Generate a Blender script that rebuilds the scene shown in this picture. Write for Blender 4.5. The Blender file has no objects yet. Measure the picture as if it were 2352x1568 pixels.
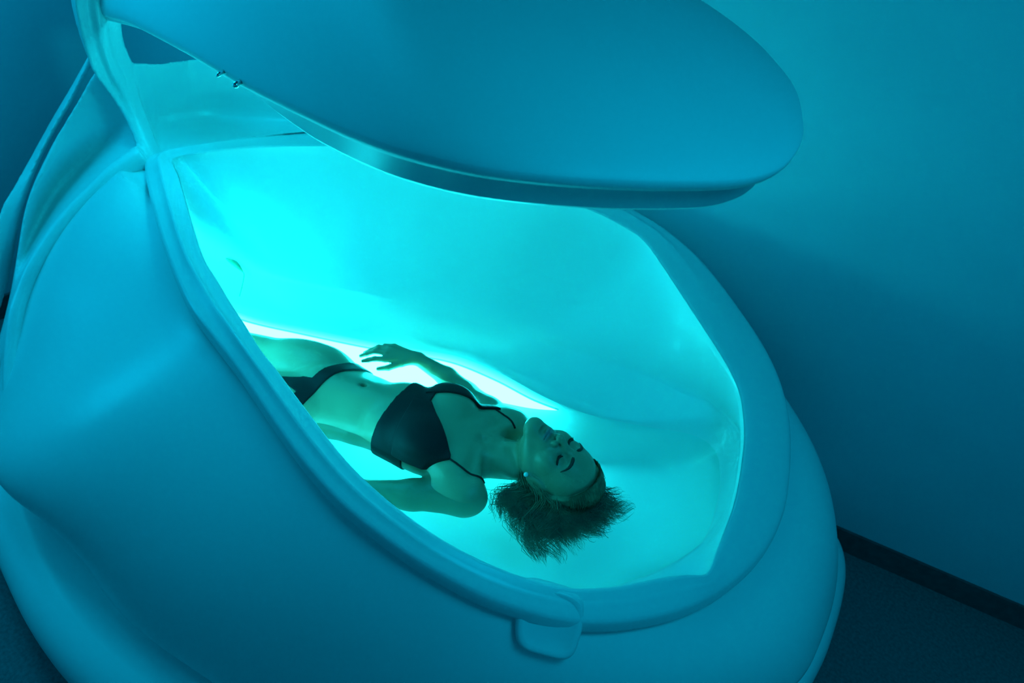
import bpy, math, random
import numpy as np
from mathutils import Matrix, Vector

# ---------------------------------------------------------------- camera, light, exposure
scene = bpy.context.scene
col = scene.collection
cam_data = bpy.data.cameras.new('camera')
cam = bpy.data.objects.new('camera', cam_data)
col.objects.link(cam)
cam_data.sensor_width = 36.0
cam_data.lens = 27.126
cam_data.clip_start = 0.05
cam.matrix_world = Matrix(((0.759827, -0.492711, 0.424145, 1.208),
                           (0.640065, 0.452608, -0.620857, -1.247),
                           (0.113931, 0.743224, 0.659271, 2.460),
                           (0, 0, 0, 1)))
cam_data.dof.use_dof = True
cam_data.dof.focus_distance = 1.86
cam_data.dof.aperture_fstop = 3.2
scene.camera = cam

world = bpy.data.worlds.new('world')
scene.world = world
world.use_nodes = True
world.node_tree.nodes['Background'].inputs[0].default_value = (0.0, 0.30, 0.42, 1)
world.node_tree.nodes['Background'].inputs[1].default_value = 0.0

scene.view_settings.view_transform = 'Standard'
scene.view_settings.look = 'None'
scene.view_settings.gamma = 1.0
scene.view_settings.use_curve_mapping = False
scene.view_settings.exposure = 0.35
scene.cycles.max_bounces = 5
scene.cycles.glossy_bounces = 2
scene.cycles.diffuse_bounces = 3

LED_COLOUR = (0.012, 0.93, 1.0)        # cyan underwater LEDs
ROOM_COLOUR = (0.002, 0.63, 1.0)       # bluer room lamps

# ---------------------------------------------------------------- helpers
def link(o, parent=None):
    col.objects.link(o)
    if parent is not None:
        o.parent = parent
    return o

def tag(o, label=None, category=None, kind=None, group=None):
    if label: o['label'] = label
    if category: o['category'] = category
    if kind: o['kind'] = kind
    if group: o['group'] = group
    return o

def mesh_obj(name, verts, faces, mat, parent=None, smooth=True):
    me = bpy.data.meshes.new(name)
    if isinstance(verts, np.ndarray): verts = verts.tolist()
    if isinstance(faces, np.ndarray): faces = faces.tolist()
    me.from_pydata(verts, [], faces)
    me.update()
    if smooth:
        me.polygons.foreach_set('use_smooth', [True] * len(me.polygons))
    if mat: me.materials.append(mat)
    o = bpy.data.objects.new(name, me)
    return link(o, parent)

def empty(name, loc=(0, 0, 0)):
    o = bpy.data.objects.new(name, None)
    o.location = loc
    o.empty_display_size = 0.1
    return link(o)

def sock(b, names, val):
    for n in names:
        if n in b.inputs:
            b.inputs[n].default_value = val
            return

def material(name, colour, rough=0.5, coat=0.0, spec=0.5, metallic=0.0, bump=None, vary=None, transmission=0.0):
    m = bpy.data.materials.new(name)
    m.use_nodes = True
    nt = m.node_tree
    b = nt.nodes['Principled BSDF']
    b.inputs['Base Color'].default_value = (*colour, 1)
    b.inputs['Roughness'].default_value = rough
    b.inputs['Metallic'].default_value = metallic
    sock(b, ['Coat Weight'], coat)
    sock(b, ['Coat Roughness'], 0.08)
    sock(b, ['Specular IOR Level'], spec)
    sock(b, ['Transmission Weight'], transmission)
    tc = nt.nodes.new('ShaderNodeTexCoord')
    if vary:
        scale, amount = vary
        n = nt.nodes.new('ShaderNodeTexNoise'); n.inputs['Scale'].default_value = scale
        n.inputs['Detail'].default_value = 6
        nt.links.new(tc.outputs['Object'], n.inputs['Vector'])
        r = nt.nodes.new('ShaderNodeValToRGB')
        lo = [c * (1 - amount) for c in colour]
        hi = [min(1, c * (1 + amount)) for c in colour]
        r.color_ramp.elements[0].position = 0.3
        r.color_ramp.elements[0].color = (*lo, 1)
        r.color_ramp.elements[1].position = 0.7
        r.color_ramp.elements[1].color = (*hi, 1)
        nt.links.new(n.outputs[0], r.inputs[0])
        nt.links.new(r.outputs[0], b.inputs['Base Color'])
    if bump:
        scale, strength, dist = bump
        n = nt.nodes.new('ShaderNodeTexNoise'); n.inputs['Scale'].default_value = scale
        n.inputs['Detail'].default_value = 4
        nt.links.new(tc.outputs['Object'], n.inputs['Vector'])
        bp = nt.nodes.new('ShaderNodeBump')
        bp.inputs['Strength'].default_value = strength
        bp.inputs['Distance'].default_value = dist
        nt.links.new(n.outputs[0], bp.inputs['Height'])
        nt.links.new(bp.outputs[0], b.inputs['Normal'])
    return m

def emission(name, colour, strength):
    m = bpy.data.materials.new(name)
    m.use_nodes = True
    nt = m.node_tree
    nt.nodes.remove(nt.nodes['Principled BSDF'])
    e = nt.nodes.new('ShaderNodeEmission')
    e.inputs[0].default_value = (*colour, 1)
    e.inputs[1].default_value = strength
    nt.links.new(e.outputs[0], nt.nodes['Material Output'].inputs[0])
    return m

M = {}
M['wall'] = material('painted plaster', (0.46, 0.58, 0.66), 0.75, bump=(60, 0.05, 0.002), vary=(3, 0.03))
M['ceiling'] = material('dark ceiling paint', (0.12, 0.16, 0.20), 0.85, vary=(3, 0.05))
M['floor'] = material('dark carpet floor', (0.10, 0.14, 0.16), 0.9, bump=(220, 0.5, 0.004), vary=(90, 0.25))
M['skirting'] = material('dark skirting', (0.06, 0.08, 0.09), 0.8, vary=(30, 0.2))
M['shell'] = material('white pod acrylic', (0.74, 0.80, 0.82), 0.32, vary=(2, 0.02))
M['lid'] = material('satin lid acrylic', (0.74, 0.80, 0.82), 0.55, vary=(2, 0.02))
M['basin'] = material('white basin gelcoat', (0.78, 0.86, 0.86), 0.33, coat=0.15, vary=(3, 0.02))
M['chrome'] = material('polished chrome', (0.9, 0.9, 0.9), 0.08, metallic=1.0)
M['cloth'] = material('black swimwear', (0.006, 0.008, 0.012), 0.7, spec=0.25, bump=(700, 0.3, 0.001))
M['hair'] = material('blonde hair', (0.20, 0.17, 0.10), 0.45, vary=(40, 0.4))
M['brow'] = material('dark brow hair', (0.02, 0.015, 0.012), 0.6)
M['pearl'] = material('pale pearl', (0.75, 0.78, 0.8), 0.12, coat=0.6)
M['hatch'] = material('green tinted clip', (0.10, 0.45, 0.25), 0.4)
M['led'] = emission('underwater led glow', LED_COLOUR, 58.0)

# ---------------------------------------------------------------- traced forms of the pod (metres)
RIM_IN = [(-1.107, -0.059, 1.050), (-0.892, -0.164, 1.114), (-0.727, -0.243, 1.151), (-0.530, -0.336, 1.183), (-0.372, -0.406, 1.198), (-0.266, -0.438, 1.204), (-0.171, -0.466, 1.205), (-0.075, -0.491, 1.204), (0.013, -0.514, 1.199), (0.092, -0.526, 1.193), (0.171, -0.540, 1.184), (0.244, -0.551, 1.174), (0.312, -0.561, 1.163), (0.366, -0.566, 1.153), (0.416, -0.567, 1.143), (0.501, -0.560, 1.124), (0.607, -0.538, 1.097), (0.700, -0.502, 1.069), (0.783, -0.455, 1.042), (0.858, -0.396, 1.016), (0.920, -0.314, 0.992), (0.965, -0.235, 0.974), (1.000, -0.173, 0.960), (1.033, -0.124, 0.946), (1.056, -0.093, 0.936), (1.045, -0.038, 0.941), (1.029, 0.032, 0.948), (1.010, 0.109, 0.956), (0.986, 0.179, 0.966), (0.957, 0.247, 0.978), (0.927, 0.309, 0.990), (0.890, 0.365, 1.004), (0.847, 0.416, 1.020), (0.794, 0.452, 1.039), (0.727, 0.483, 1.061), (0.632, 0.521, 1.090), (0.517, 0.572, 1.120), (0.421, 0.617, 1.142), (0.347, 0.647, 1.157), (0.281, 0.647, 1.168), (0.147, 0.615, 1.187), (-0.053, 0.527, 1.203), (-0.346, 0.430, 1.200), (-0.578, 0.355, 1.176), (-0.771, 0.234, 1.142), (-0.946, 0.112, 1.099), (-1.045, 0.021, 1.070)]
RIM_OUT = [(-0.885, -0.275, 1.081), (-0.771, -0.327, 1.107), (-0.525, -0.434, 1.148), (-0.273, -0.527, 1.169), (-0.112, -0.560, 1.170), (0.017, -0.581, 1.164), (0.202, -0.616, 1.145), (0.312, -0.630, 1.128), (0.446, -0.631, 1.102), (0.608, -0.599, 1.062), (0.745, -0.546, 1.020), (0.807, -0.509, 0.999), (0.871, -0.463, 0.976), (0.925, -0.411, 0.955), (0.981, -0.340, 0.933), (1.038, -0.246, 0.909), (1.078, -0.157, 0.891), (1.111, -0.046, 0.876), (1.128, 0.059, 0.869), (1.130, 0.152, 0.868), (1.118, 0.240, 0.873), (1.100, 0.305, 0.882), (1.047, 0.424, 0.905), (0.982, 0.531, 0.933), (0.896, 0.622, 0.966), (0.797, 0.681, 1.003), (0.687, 0.726, 1.038), (0.557, 0.772, 1.075), (0.436, 0.798, 1.104), (0.294, 0.799, 1.131), (0.138, 0.763, 1.153), (-0.135, 0.632, 1.170), (-0.446, 0.535, 1.157), (-0.730, 0.492, 1.115), (-0.880, 0.418, 1.082), (-1.010, 0.338, 1.046), (-1.050, 0.181, 1.063), (-1.140, 0.062, 1.040), (-1.200, -0.016, 1.016), (-1.220, -0.070, 1.015), (-1.200, -0.119, 1.014), (-1.100, -0.175, 1.015)]
LID_EDGE = [(-1.574, -0.060, 1.436), (-1.158, -0.120, 1.536), (-0.603, -0.260, 1.658), (-0.340, -0.330, 1.713), (-0.136, -0.380, 1.754), (0.137, -0.440, 1.814), (0.284, -0.465, 1.843), (0.404, -0.480, 1.869), (0.493, -0.475, 1.886), (0.562, -0.455, 1.894), (0.617, -0.420, 1.897), (0.667, -0.380, 1.898), (0.712, -0.330, 1.896), (0.758, -0.280, 1.896), (0.797, -0.210, 1.888), (0.829, -0.150, 1.882), (0.848, -0.090, 1.875), (0.857, -0.020, 1.869), (0.851, 0.040, 1.866), (0.835, 0.100, 1.861), (0.818, 0.150, 1.855)]
RIDGE_FOOT = [(-1.220, -0.110, 1.022), (-1.240, -0.210, 0.985), (-1.250, -0.318, 0.928), (-1.250, -0.407, 0.872), (-1.240, -0.486, 0.815), (-1.220, -0.563, 0.755), (-1.200, -0.616, 0.702), (-1.170, -0.666, 0.654), (-1.120, -0.721, 0.585), (-1.060, -0.773, 0.522), (-1.000, -0.813, 0.473)]

Z0 = 1.2                         # height of the rim's middle above the floor
WATER = Z0 - 0.42
CEN = np.array((0.10, -0.10))    # centre of the radial lofts

def catmull(P, n, closed=True):
    """dense Catmull-Rom polyline through P"""
    P = np.array(P, float); k = len(P); out = []
    segs = k if closed else k - 1
    for i in range(segs):
        if closed:
            p0, p1, p2, p3 = P[(i - 1) % k], P[i], P[(i + 1) % k], P[(i + 2) % k]
        else:
            p0, p1, p2, p3 = P[max(i - 1, 0)], P[i], P[i + 1], P[min(i + 2, k - 1)]
        t = np.linspace(0, 1, n, endpoint=False)[:, None]
        out.append(0.5 * ((2 * p1) + (-p0 + p2) * t + (2 * p0 - 5 * p1 + 4 * p2 - p3) * t ** 2
                          + (-p0 + 3 * p1 - 3 * p2 + p3) * t ** 3))
    out = np.vstack(out)
    if not closed: out = np.vstack([out, P[-1:]])
    return out

def smooth_loop(D, it):
    for _ in range(it):
        D = 0.5 * D + 0.25 * (np.roll(D, 1, 0) + np.roll(D, -1, 0))
    return D

def resample(P, n, closed=False):
    P = np.array(P, float)
    if closed: P = np.vstack([P, P[:1]])
    s = np.r_[0, np.cumsum(np.linalg.norm(np.diff(P, axis=0), axis=1))]
    t = np.linspace(0, s[-1], n, endpoint=not closed)
    return np.c_[[np.interp(t, s, P[:, k]) for k in range(P.shape[1])]].T

def polar(loop, theta, smooth=10, cen=CEN):
    D = smooth_loop(resample(catmull(loop, 12), 900, True), smooth)
    a = np.unwrap(np.arctan2(D[:, 1] - cen[1], D[:, 0] - cen[0]))
    if a[-1] < a[0]: D = D[::-1]; a = np.unwrap(np.arctan2(D[:, 1] - cen[1], D[:, 0] - cen[0]))
    a = np.maximum.accumulate(a)
    r = np.hypot(D[:, 0] - cen[0], D[:, 1] - cen[1])
    a3 = np.r_[a - 2 * np.pi, a, a + 2 * np.pi]
    t = a[0] + (theta - a[0]) % (2 * np.pi)
    return np.interp(t, a3, np.r_[r, r, r]), np.interp(t, a3, np.r_[D[:, 2]] .tolist() * 3)

def rings_mesh(rings, closed=True):
    """rings: list of (n,3) arrays -> verts, quads"""
    n = len(rings[0]); V = np.vstack(rings); F = []
    m = n if closed else n - 1
    for j in range(len(rings) - 1):
        for i in range(m):
            i2 = (i + 1) % n
            F.append((j * n + i, j * n + i2, (j + 1) * n + i2, (j + 1) * n + i))
    return V, F

def pt(theta, r, z, cen=CEN):
    return np.c_[cen[0] + r * np.cos(theta), cen[1] + r * np.sin(theta), np.broadcast_to(z, theta.shape)]

def tube(points, radius, seg=10, cap=True):
    P = np.array(points, float); n = len(P)
    R = np.broadcast_to(np.array(radius, float), (n,))
    T = np.gradient(P, axis=0); T /= np.linalg.norm(T, axis=1)[:, None] + 1e-12
    up = np.array((0, 0, 1.0))
    if abs(T[0] @ up) > 0.9: up = np.array((1.0, 0, 0))
    V = []
    N = np.cross(T[0], up); N /= np.linalg.norm(N)
    for i in range(n):
        N = N - T[i] * (N @ T[i]); N /= np.linalg.norm(N) + 1e-12
        B = np.cross(T[i], N)
        a = np.linspace(0, 2 * np.pi, seg, endpoint=False)[:, None]
        V.append(P[i] + R[i] * (np.cos(a) * N + np.sin(a) * B))
    V, F = rings_mesh(V)
    if cap:
        F.append(tuple(range(seg))[::-1]); F.append(tuple(range((n - 1) * seg, n * seg)))
    return V, F

def join(parts):
    V = []; F = []; o = 0
    for v, f in parts:
        v = np.array(v); V.append(v)
        F += [tuple(int(i) + o for i in q) for q in f]; o += len(v)
    return np.vstack(V), F

def box(x0, x1, y0, y1, z0, z1):
    V = [(x, y, z) for x in (x0, x1) for y in (y0, y1) for z in (z0, z1)]
    F = [(0, 1, 3, 2), (4, 6, 7, 5), (0, 4, 5, 1), (2, 3, 7, 6), (0, 2, 6, 4), (1, 5, 7, 3)]
    return np.array(V, float), F

# ---------------------------------------------------------------- the room
XL, XR, YF, CEIL = -2.05, 2.7, -2.7, 3.0
def wy(x): return 1.085 + 0.2519 * (x - 1.243)      # line of the back wall on the floor
ARX = 0.15
def prism(poly, z0, z1):
    n = len(poly)
    V = [(x, y, z0) for x, y in poly] + [(x, y, z1) for x, y in poly]
    F = [tuple(range(n))[::-1], tuple(range(n, 2 * n))] + [(i, (i + 1) % n, n + (i + 1) % n, n + i) for i in range(n)]
    return V, F
XA, XB = XL - 0.15, XR + 0.15
def struct(name, poly, z0, z1, mat):
    V, F = prism(poly, z0, z1)
    return tag(mesh_obj(name, V, F, mat, smooth=False), kind='structure')
struct('floor', [(XA, YF - .15), (XB, YF - .15), (XB, wy(XB) + .15), (XA, wy(XA) + .15)], -0.1, 0.0, M['floor'])
struct('ceiling', [(XA, YF - .15), (XB, YF - .15), (XB, wy(XB) + .15), (XA, wy(XA) + .15)], CEIL, CEIL + 0.1, M['ceiling'])
struct('wall_back', [(XL, wy(XL)), (XR, wy(XR)), (XR, wy(XR) + .15), (XL, wy(XL) + .15)], 0, CEIL, M['wall'])
struct('wall_left', [(XL - .15, YF), (XL, YF), (XL, wy(XL) + .15), (XL - .15, wy(XL) + .15)], 0, CEIL, M['wall'])
struct('wall_right', [(XR, YF), (XR + .15, YF), (XR + .15, wy(XR) + .15), (XR, wy(XR) + .15)], 0, CEIL, M['wall'])
struct('wall_front', [(XL - .15, YF - .15), (XR + .15, YF - .15), (XR + .15, YF), (XL - .15, YF)], 0, CEIL, M['wall'])
struct('baseboard_back', [(XL + .016, wy(XL) - .014), (XR - .016, wy(XR) - .014), (XR - .016, wy(XR)), (XL + .016, wy(XL))], 0, 0.11, M['skirting'])
struct('baseboard_left', [(XL, YF + .016), (XL + .014, YF + .016), (XL + .014, wy(XL) - .016), (XL, wy(XL) - .016)], 0, 0.11, M['skirting'])

# room lamps: framed LED panels, unseen fixtures with their own light
def led_panel(name, loc, normal, w, h, power, label):
    root = empty(name, loc)
    root.rotation_euler = Vector(normal).to_track_quat('Z', 'Y').to_euler()
    tag(root, label, 'lamp')
    def rect(a, b, z): return np.array([(-a, -b, z), (a, -b, z), (a, b, z), (-a, b, z)])
    V, F = rings_mesh([rect(w / 2 + .03, h / 2 + .03, 0), rect(w / 2 + .03, h / 2 + .03, .03), rect(w / 2 + .02, h / 2 + .02, .035), rect(w / 2, h / 2, .035), rect(w / 2, h / 2, .015)])
    mesh_obj('frame', V, F, M['shell'], root, smooth=False)
    V, F = rings_mesh([rect(w / 2, h / 2, .025), rect(w / 4, h / 4, .026), rect(.001, .001, .026)])
    mesh_obj('diffuser', V, F, emission('room led glow', ROOM_COLOUR, power), root, smooth=False)
    return root
led_panel('wall_lamp', (XL, -1.35, 1.55), (1, 0, 0), 0.5, 1.5, 3.0, 'tall blue light panel on the wall at the foot of the pod')
led_panel('ceiling_lamp', (-1.55, -0.55, CEIL), (0, 0, -1), 0.6, 0.6, 14.0, 'square blue light panel on the ceiling above the foot of the pod')
led_panel('ceiling_lamp', (1.70, -0.45, CEIL), (0, 0, -1), 0.7, 0.7, 7.0, 'added blue fill panel on the ceiling above the head of the pod')  # unseen panel added to brighten the lid and the head end

# ---------------------------------------------------------------- the float pod
pod = empty('float_pod', (0, 0, 0))
tag(pod, 'white egg-shaped float pod with its lid raised over glowing cyan water', 'float tank')
NT = 420
_in = resample(catmull(RIM_IN, 12), NT, True)
TH = np.unwrap(np.arctan2(_in[:, 1] - CEN[1], _in[:, 0] - CEN[0]))
if TH[-1] < TH[0]: TH = TH[::-1]
TH = TH.copy()
TH = np.maximum.accumulate(TH + 1e-6 * np.arange(NT))
ri, zi = polar(RIM_IN, TH, 6)
ro, zo = polar(RIM_OUT, TH, 16)
ro = np.maximum(ro, ri + 0.045)

W_ = 0.0
WATERLINE = [(0.985, 0.05, 0), (0.95, 0.25, 0), (0.87, 0.40, 0), (0.78, 0.42, 0), (0.66, 0.345, 0), (0.52, 0.262, 0), (0.359, 0.212, 0),
             (0.201, 0.192, 0), (0.054, 0.150, 0), (-0.07, 0.070, 0), (-0.198, -0.012, 0), (-0.373, -0.113, 0), (-0.534, -0.200, 0),
             (-0.75, -0.275, 0), (-0.95, -0.36, 0), (-1.08, -0.46, 0), (-1.09, -0.58, 0), (-0.98, -0.66, 0), (-0.75, -0.68, 0),
             (-0.45, -0.665, 0), (-0.1, -0.655, 0), (0.25, -0.64, 0), (0.52, -0.575, 0), (0.74, -0.43, 0), (0.90, -0.20, 0)]
rw, _ = polar(WATERLINE, TH, 10)
LEDGE = [(1.0, 0.03, 0), (0.98, 0.25, 0), (0.92, 0.40, 0), (0.808, 0.475, 0), (0.671, 0.471, 0), (0.449, 0.416, 0), (0.183, 0.307, 0),
         (-0.078, 0.179, 0), (-0.310, 0.054, 0), (-0.545, -0.074, 0), (-0.751, -0.150, 0), (-0.98, -0.27, 0), (-1.10, -0.44, 0), (-1.10, -0.58, 0),
         (-0.98, -0.66, 0), (-0.75, -0.675, 0), (-0.45, -0.66, 0), (-0.1, -0.65, 0), (0.25, -0.635, 0), (0.52, -0.57, 0), (0.75, -0.43, 0), (0.92, -0.20, 0)]
rl, _ = polar(LEDGE, TH, 10)

# rim: rounded band with a raised ridge running all the way round
rings = []
prof = [(0.0, -0.03), (0.0, -0.012), (0.03, -0.003), (0.09, 0.001), (0.2, 0.003), (0.36, 0.006), (0.44, 0.013), (0.5, 0.016), (0.57, 0.012), (0.63, 0.004),
        (0.75, 0.0), (0.88, -0.002), (0.95, -0.004), (0.985, -0.010), (1.0, -0.020), (1.0, -0.035), (0.97, -0.046), (0.9, -0.05)]
rf = np.interp(CEN[0] + ri * np.cos(TH), [0.0, 0.65], [1.0, 0.12])     # the ridge fades towards the head end
for s_, h in prof:
    rr = ri + (ro - ri) * s_ + (0.004 if s_ == 0 else 0)
    zz = zi + (zo + 0.014 - zi) * s_ + (h * rf if 0.3 < s_ < 0.7 else h)
    rings.append(pt(TH, rr, zz))
V, F = rings_mesh(rings)
mesh_obj('rim', V, F, M['shell'], pod)

# side shell: from under the rim to the belt above the skirt
BELT = [(1.358, 0.076, -0.60), (1.353, 0.218, -0.60), (1.334, 0.341, -0.60), (1.298, 0.433, -0.57), (1.245, 0.527, -0.55), (1.185, 0.605, -0.53),
        (1.10, 0.68, -0.51), (0.98, 0.74, -0.50), (0.8, 0.79, -0.50), (0.58, 0.82, -0.5), (0.33, 0.81, -0.5), (0.05, 0.72, -0.5), (-0.35, 0.60, -0.5), (-0.75, 0.52, -0.5),
        (-1.05, 0.40, -0.55), (-1.28, 0.18, -0.6), (-1.36, -0.1, -0.65), (-1.35, -0.36, -0.68), (-1.25, -0.60, -0.70), (-1.052, -0.793, -0.74), (-0.829, -0.875, -0.74), (-0.638, -0.917, -0.74), (-0.455, -0.938, -0.74),
        (-0.272, -0.956, -0.74), (-0.127, -0.963, -0.74), (0.009, -0.950, -0.74), (0.136, -0.925, -0.74), (0.30, -0.885, -0.74), (0.55, -0.80, -0.72),
        (0.80, -0.67, -0.69), (1.02, -0.49, -0.66), (1.20, -0.28, -0.63), (1.31, -0.08, -0.61)]
rb, zb = polar(BELT, TH, 30)
zb = zb + Z0
SK_IN = [(-1.016, -0.87, -0.88), (-0.805, -0.933, -0.88), (-0.52, -0.988, -0.88), (-0.26, -1.013, -0.88), (-0.053, -0.998, -0.88), (0.10, -0.97, -0.88),
         (0.4, -0.895, -0.88), (0.75, -0.74, -0.88), (1.05, -0.50, -0.88), (1.26, -0.22, -0.88), (1.36, 0.10, -0.88), (1.372, 0.35, -0.88), (1.34, 0.55, -0.88), (1.28, 0.72, -0.88), (1.16, 0.83, -0.88),
         (0.9, 0.87, -0.88), (0.55, 0.83, -0.88), (0.1, 0.73, -0.88), (-0.4, 0.60, -0.88), (-0.85, 0.49, -0.88), (-1.2, 0.34, -0.88), (-1.45, 0.05, -0.88), (-1.48, -0.30, -0.88), (-1.33, -0.62, -0.88)]
SK_OUT = [(-1.05, -1.02, -1.0), (-0.85, -1.065, -1.0), (-0.649, -1.097, -1.0), (-0.473, -1.123, -1.0), (-0.349, -1.133, -1.0), (-0.167, -1.13, -1.0), (0.1, -1.09, -1.0), (0.45, -0.99, -0.98),
          (0.82, -0.80, -0.96), (1.13, -0.53, -0.95), (1.32, -0.22, -0.95), (1.405, 0.1, -0.95), (1.417, 0.372, -0.95), (1.402, 0.514, -0.95), (1.381, 0.64, -0.95), (1.34, 0.782, -0.95),
          (1.27, 0.88, -0.95), (1.12, 0.935, -0.95), (0.8, 0.905, -0.95), (0.45, 0.83, -0.95), (0.05, 0.73, -0.95), (-0.4, 0.62, -0.95), (-0.85, 0.50, -0.97), (-1.25, 0.38, -1.0), (-1.6, 0.12, -1.0), (-1.68, -0.3, -1.0), (-1.5, -0.72, -1.0), (-1.28, -0.93, -1.0)]
rk, zk = polar(SK_IN, TH, 30); zk = zk + Z0
rs, zs = polar(SK_OUT, TH, 30); zs = zs + Z0
# the shell passes through a knee line; at the foot end the knee is the ridge that runs down from the hinge
t_ang = lambda x, y: math.atan2(y - CEN[1], x - CEN[0]) % (2 * math.pi)
kr = ro + (rb - ro) * 0.62; kz = zo + (zb - zo) * 0.48
ea = np.array([t_ang(x, y) for x, y, z in RIDGE_FOOT]); er = np.array([math.hypot(x - CEN[0], y - CEN[1]) for x, y, z in RIDGE_FOOT]); ez = np.array([q[2] for q in RIDGE_FOOT])
th_ = TH % (2 * math.pi)
wgt = np.interp(th_, [ea[0] - 0.25, ea[0], ea[-3], ea[-1] + 0.75], [0, 1, 1, 0])
wgt = wgt * wgt * (3 - 2 * wgt)
kr = kr + (np.interp(th_, ea, er) - 0.004 - kr) * wgt
kz = kz + (np.interp(th_, ea, ez) - 0.004 - kz) * wgt
kr = smooth_loop(kr, 60); kz = smooth_loop(kz, 60)
rb = np.maximum(rb, kr + 0.015)
rings = [pt(TH, ro - 0.012, zo - 0.020), pt(TH, ro - 0.018, zo - 0.05)]
def bez(a_, k_, c_, t):
    # quadratic curve through a_, k_ (at t = 0.5) and c_
    m_ = 2 * k_ - 0.5 * (a_ + c_)
    return (1 - t) ** 2 * a_ + 2 * t * (1 - t) * m_ + t * t * c_
SR, SZ = [], []
for t in np.linspace(0.04, 1, 22):
    r_ = bez(ro - 0.018, kr, rb, t); z_ = np.minimum(bez(zo - 0.05, kz, zb, t), zo - 0.018)
    SR.append(r_); SZ.append(z_)
    rings.append(pt(TH, r_, z_))
for dr, dz in ((0.003, -0.02), (-0.002, -0.04), (-0.012, -0.06), (-0.03, -0.075), (-0.06, -0.085)):
    rings.append(pt(TH, rb + dr, zb + dz))
V, F = rings_mesh(rings)
tag(mesh_obj('side_shell', V, F, M['shell'], pod), 'sloping outer side of the pod')
SR = np.array(SR); SZ = np.array(SZ)
def shell_r(z):
    return np.array([np.interp(-z, -SZ[:, i], SR[:, i]) for i in range(NT)])
rl = np.minimum(rl, shell_r(Z0 - 0.34) - 0.03)
rw = np.minimum(rw, shell_r(WATER) - 0.03)
# basin: rim lip -> bowl wall -> ledge -> waterline -> floor
zled = Z0 - 0.34
rings = []
lip = 0.012
rings.append(pt(TH, ri + 0.004, zi - 0.004))
rings.append(pt(TH, ri, zi - 0.016))
for t in np.linspace(0.06, 1, 12):
    # quadratic bowl: leaves the rim steeply, runs flatter into the ledge
    zc = zi - 0.016 + (zled + 0.01 - zi + 0.016) * t
    rc = ri + (rl + 0.012 - ri) * (0.55 * t ** 2 + 0.45 * t)
    rings.append(pt(TH, rc, zc))
rings.append(pt(TH, rl + 0.004, np.full(NT, zled)))
rings.append(pt(TH, rl - 0.006, np.full(NT, zled - 0.006)))
for t in (0.25, 0.5, 0.75, 1.0):
    rings.append(pt(TH, rl - 0.006 + (rw - rl + 0.006) * t, zled - 0.006 + (WATER - zled + 0.006) * t - 0.012 * math.sin(math.pi * t)))
for f, dz in ((0.97, 0.05), (0.93, 0.10), (0.86, 0.145), (0.76, 0.175), (0.6, 0.19), (0.4, 0.2), (0.2, 0.2), (0.01, 0.2)):
    rings.append(pt(TH, rw * f, np.full(NT, WATER - dz)))
V, F = rings_mesh(rings)
tag(mesh_obj('basin', V, F, M['basin'], pod), 'smooth glowing inner bowl')

# base skirt: riser, rounded shoulder, drop to the floor
rings = []
rise = zb - 0.075
rings.append(pt(TH, rb - 0.03, rise))
for t in (0.3, 0.7, 1.0):
    rings.append(pt(TH, rb - 0.03 + (rk - rb + 0.03) * t, rise + (zk - rise) * t ** 1.3))
for t in np.linspace(0.12, 1, 10):
    a = t * math.pi / 2
    rings.append(pt(TH, rk + (rs - rk) * math.sin(a), zs + (zk - zs) * math.cos(a)))
rings.append(pt(TH, rs, zs - 0.04))
rings.append(pt(TH, rs - 0.015, np.full(NT, 0.02)))
rings.append(pt(TH, rs - 0.03, np.full(NT, 0.0)))
rings.append(pt(TH, rs * 0.5, np.full(NT, 0.0)))
V, F = rings_mesh(rings)
tag(mesh_obj('base_skirt', V, F, M['shell'], pod), 'wide rounded foot around the base')

# grip tab hanging from the near edge of the rim
ta = Vector((0.803, -0.488, Z0 - 0.235)); tb = Vector((0.924, -0.408, Z0 - 0.262))
ax_ = (tb - ta).normalized(); outw = Vector((ax_.y, -ax_.x, 0)).normalized(); dn = (outw * 0.62 + Vector((0, 0, -0.78))).normalized()
nr = ax_.cross(dn).normalized()
if nr.z < 0: nr = -nr
Lw = (tb - ta).length; sect = []
def tabring(off, ins):
    pts = []
    hh = 0.075 - ins
    for i in range(40):
        a = 2 * math.pi * i / 40
        ca, sa = math.cos(a), math.sin(a)
        px = math.copysign(abs(ca) ** 0.45, ca) * (Lw / 2 - ins); py = math.copysign(abs(sa) ** 0.45, sa) * hh
        c = (ta + tb) / 2 + dn * 0.0
        pts.append(c + ax_ * px * (1 - 0.10 * max(0, py) / hh) + dn * py + nr * off)
    return np.array([tuple(q) for q in pts])
V, F = rings_mesh([tabring(-0.03, 0.004), tabring(0.008, 0.0), tabring(0.016, 0.004), tabring(0.019, 0.010), tabring(0.017, 0.018), tabring(0.012, 0.03), tabring(0.012, 0.06)])
F.append(tuple(range(len(V) - 40, len(V))))
tag(mesh_obj('grip_tab', V, F, M['shell'], pod), 'rounded grip tab below the near rim')

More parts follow.
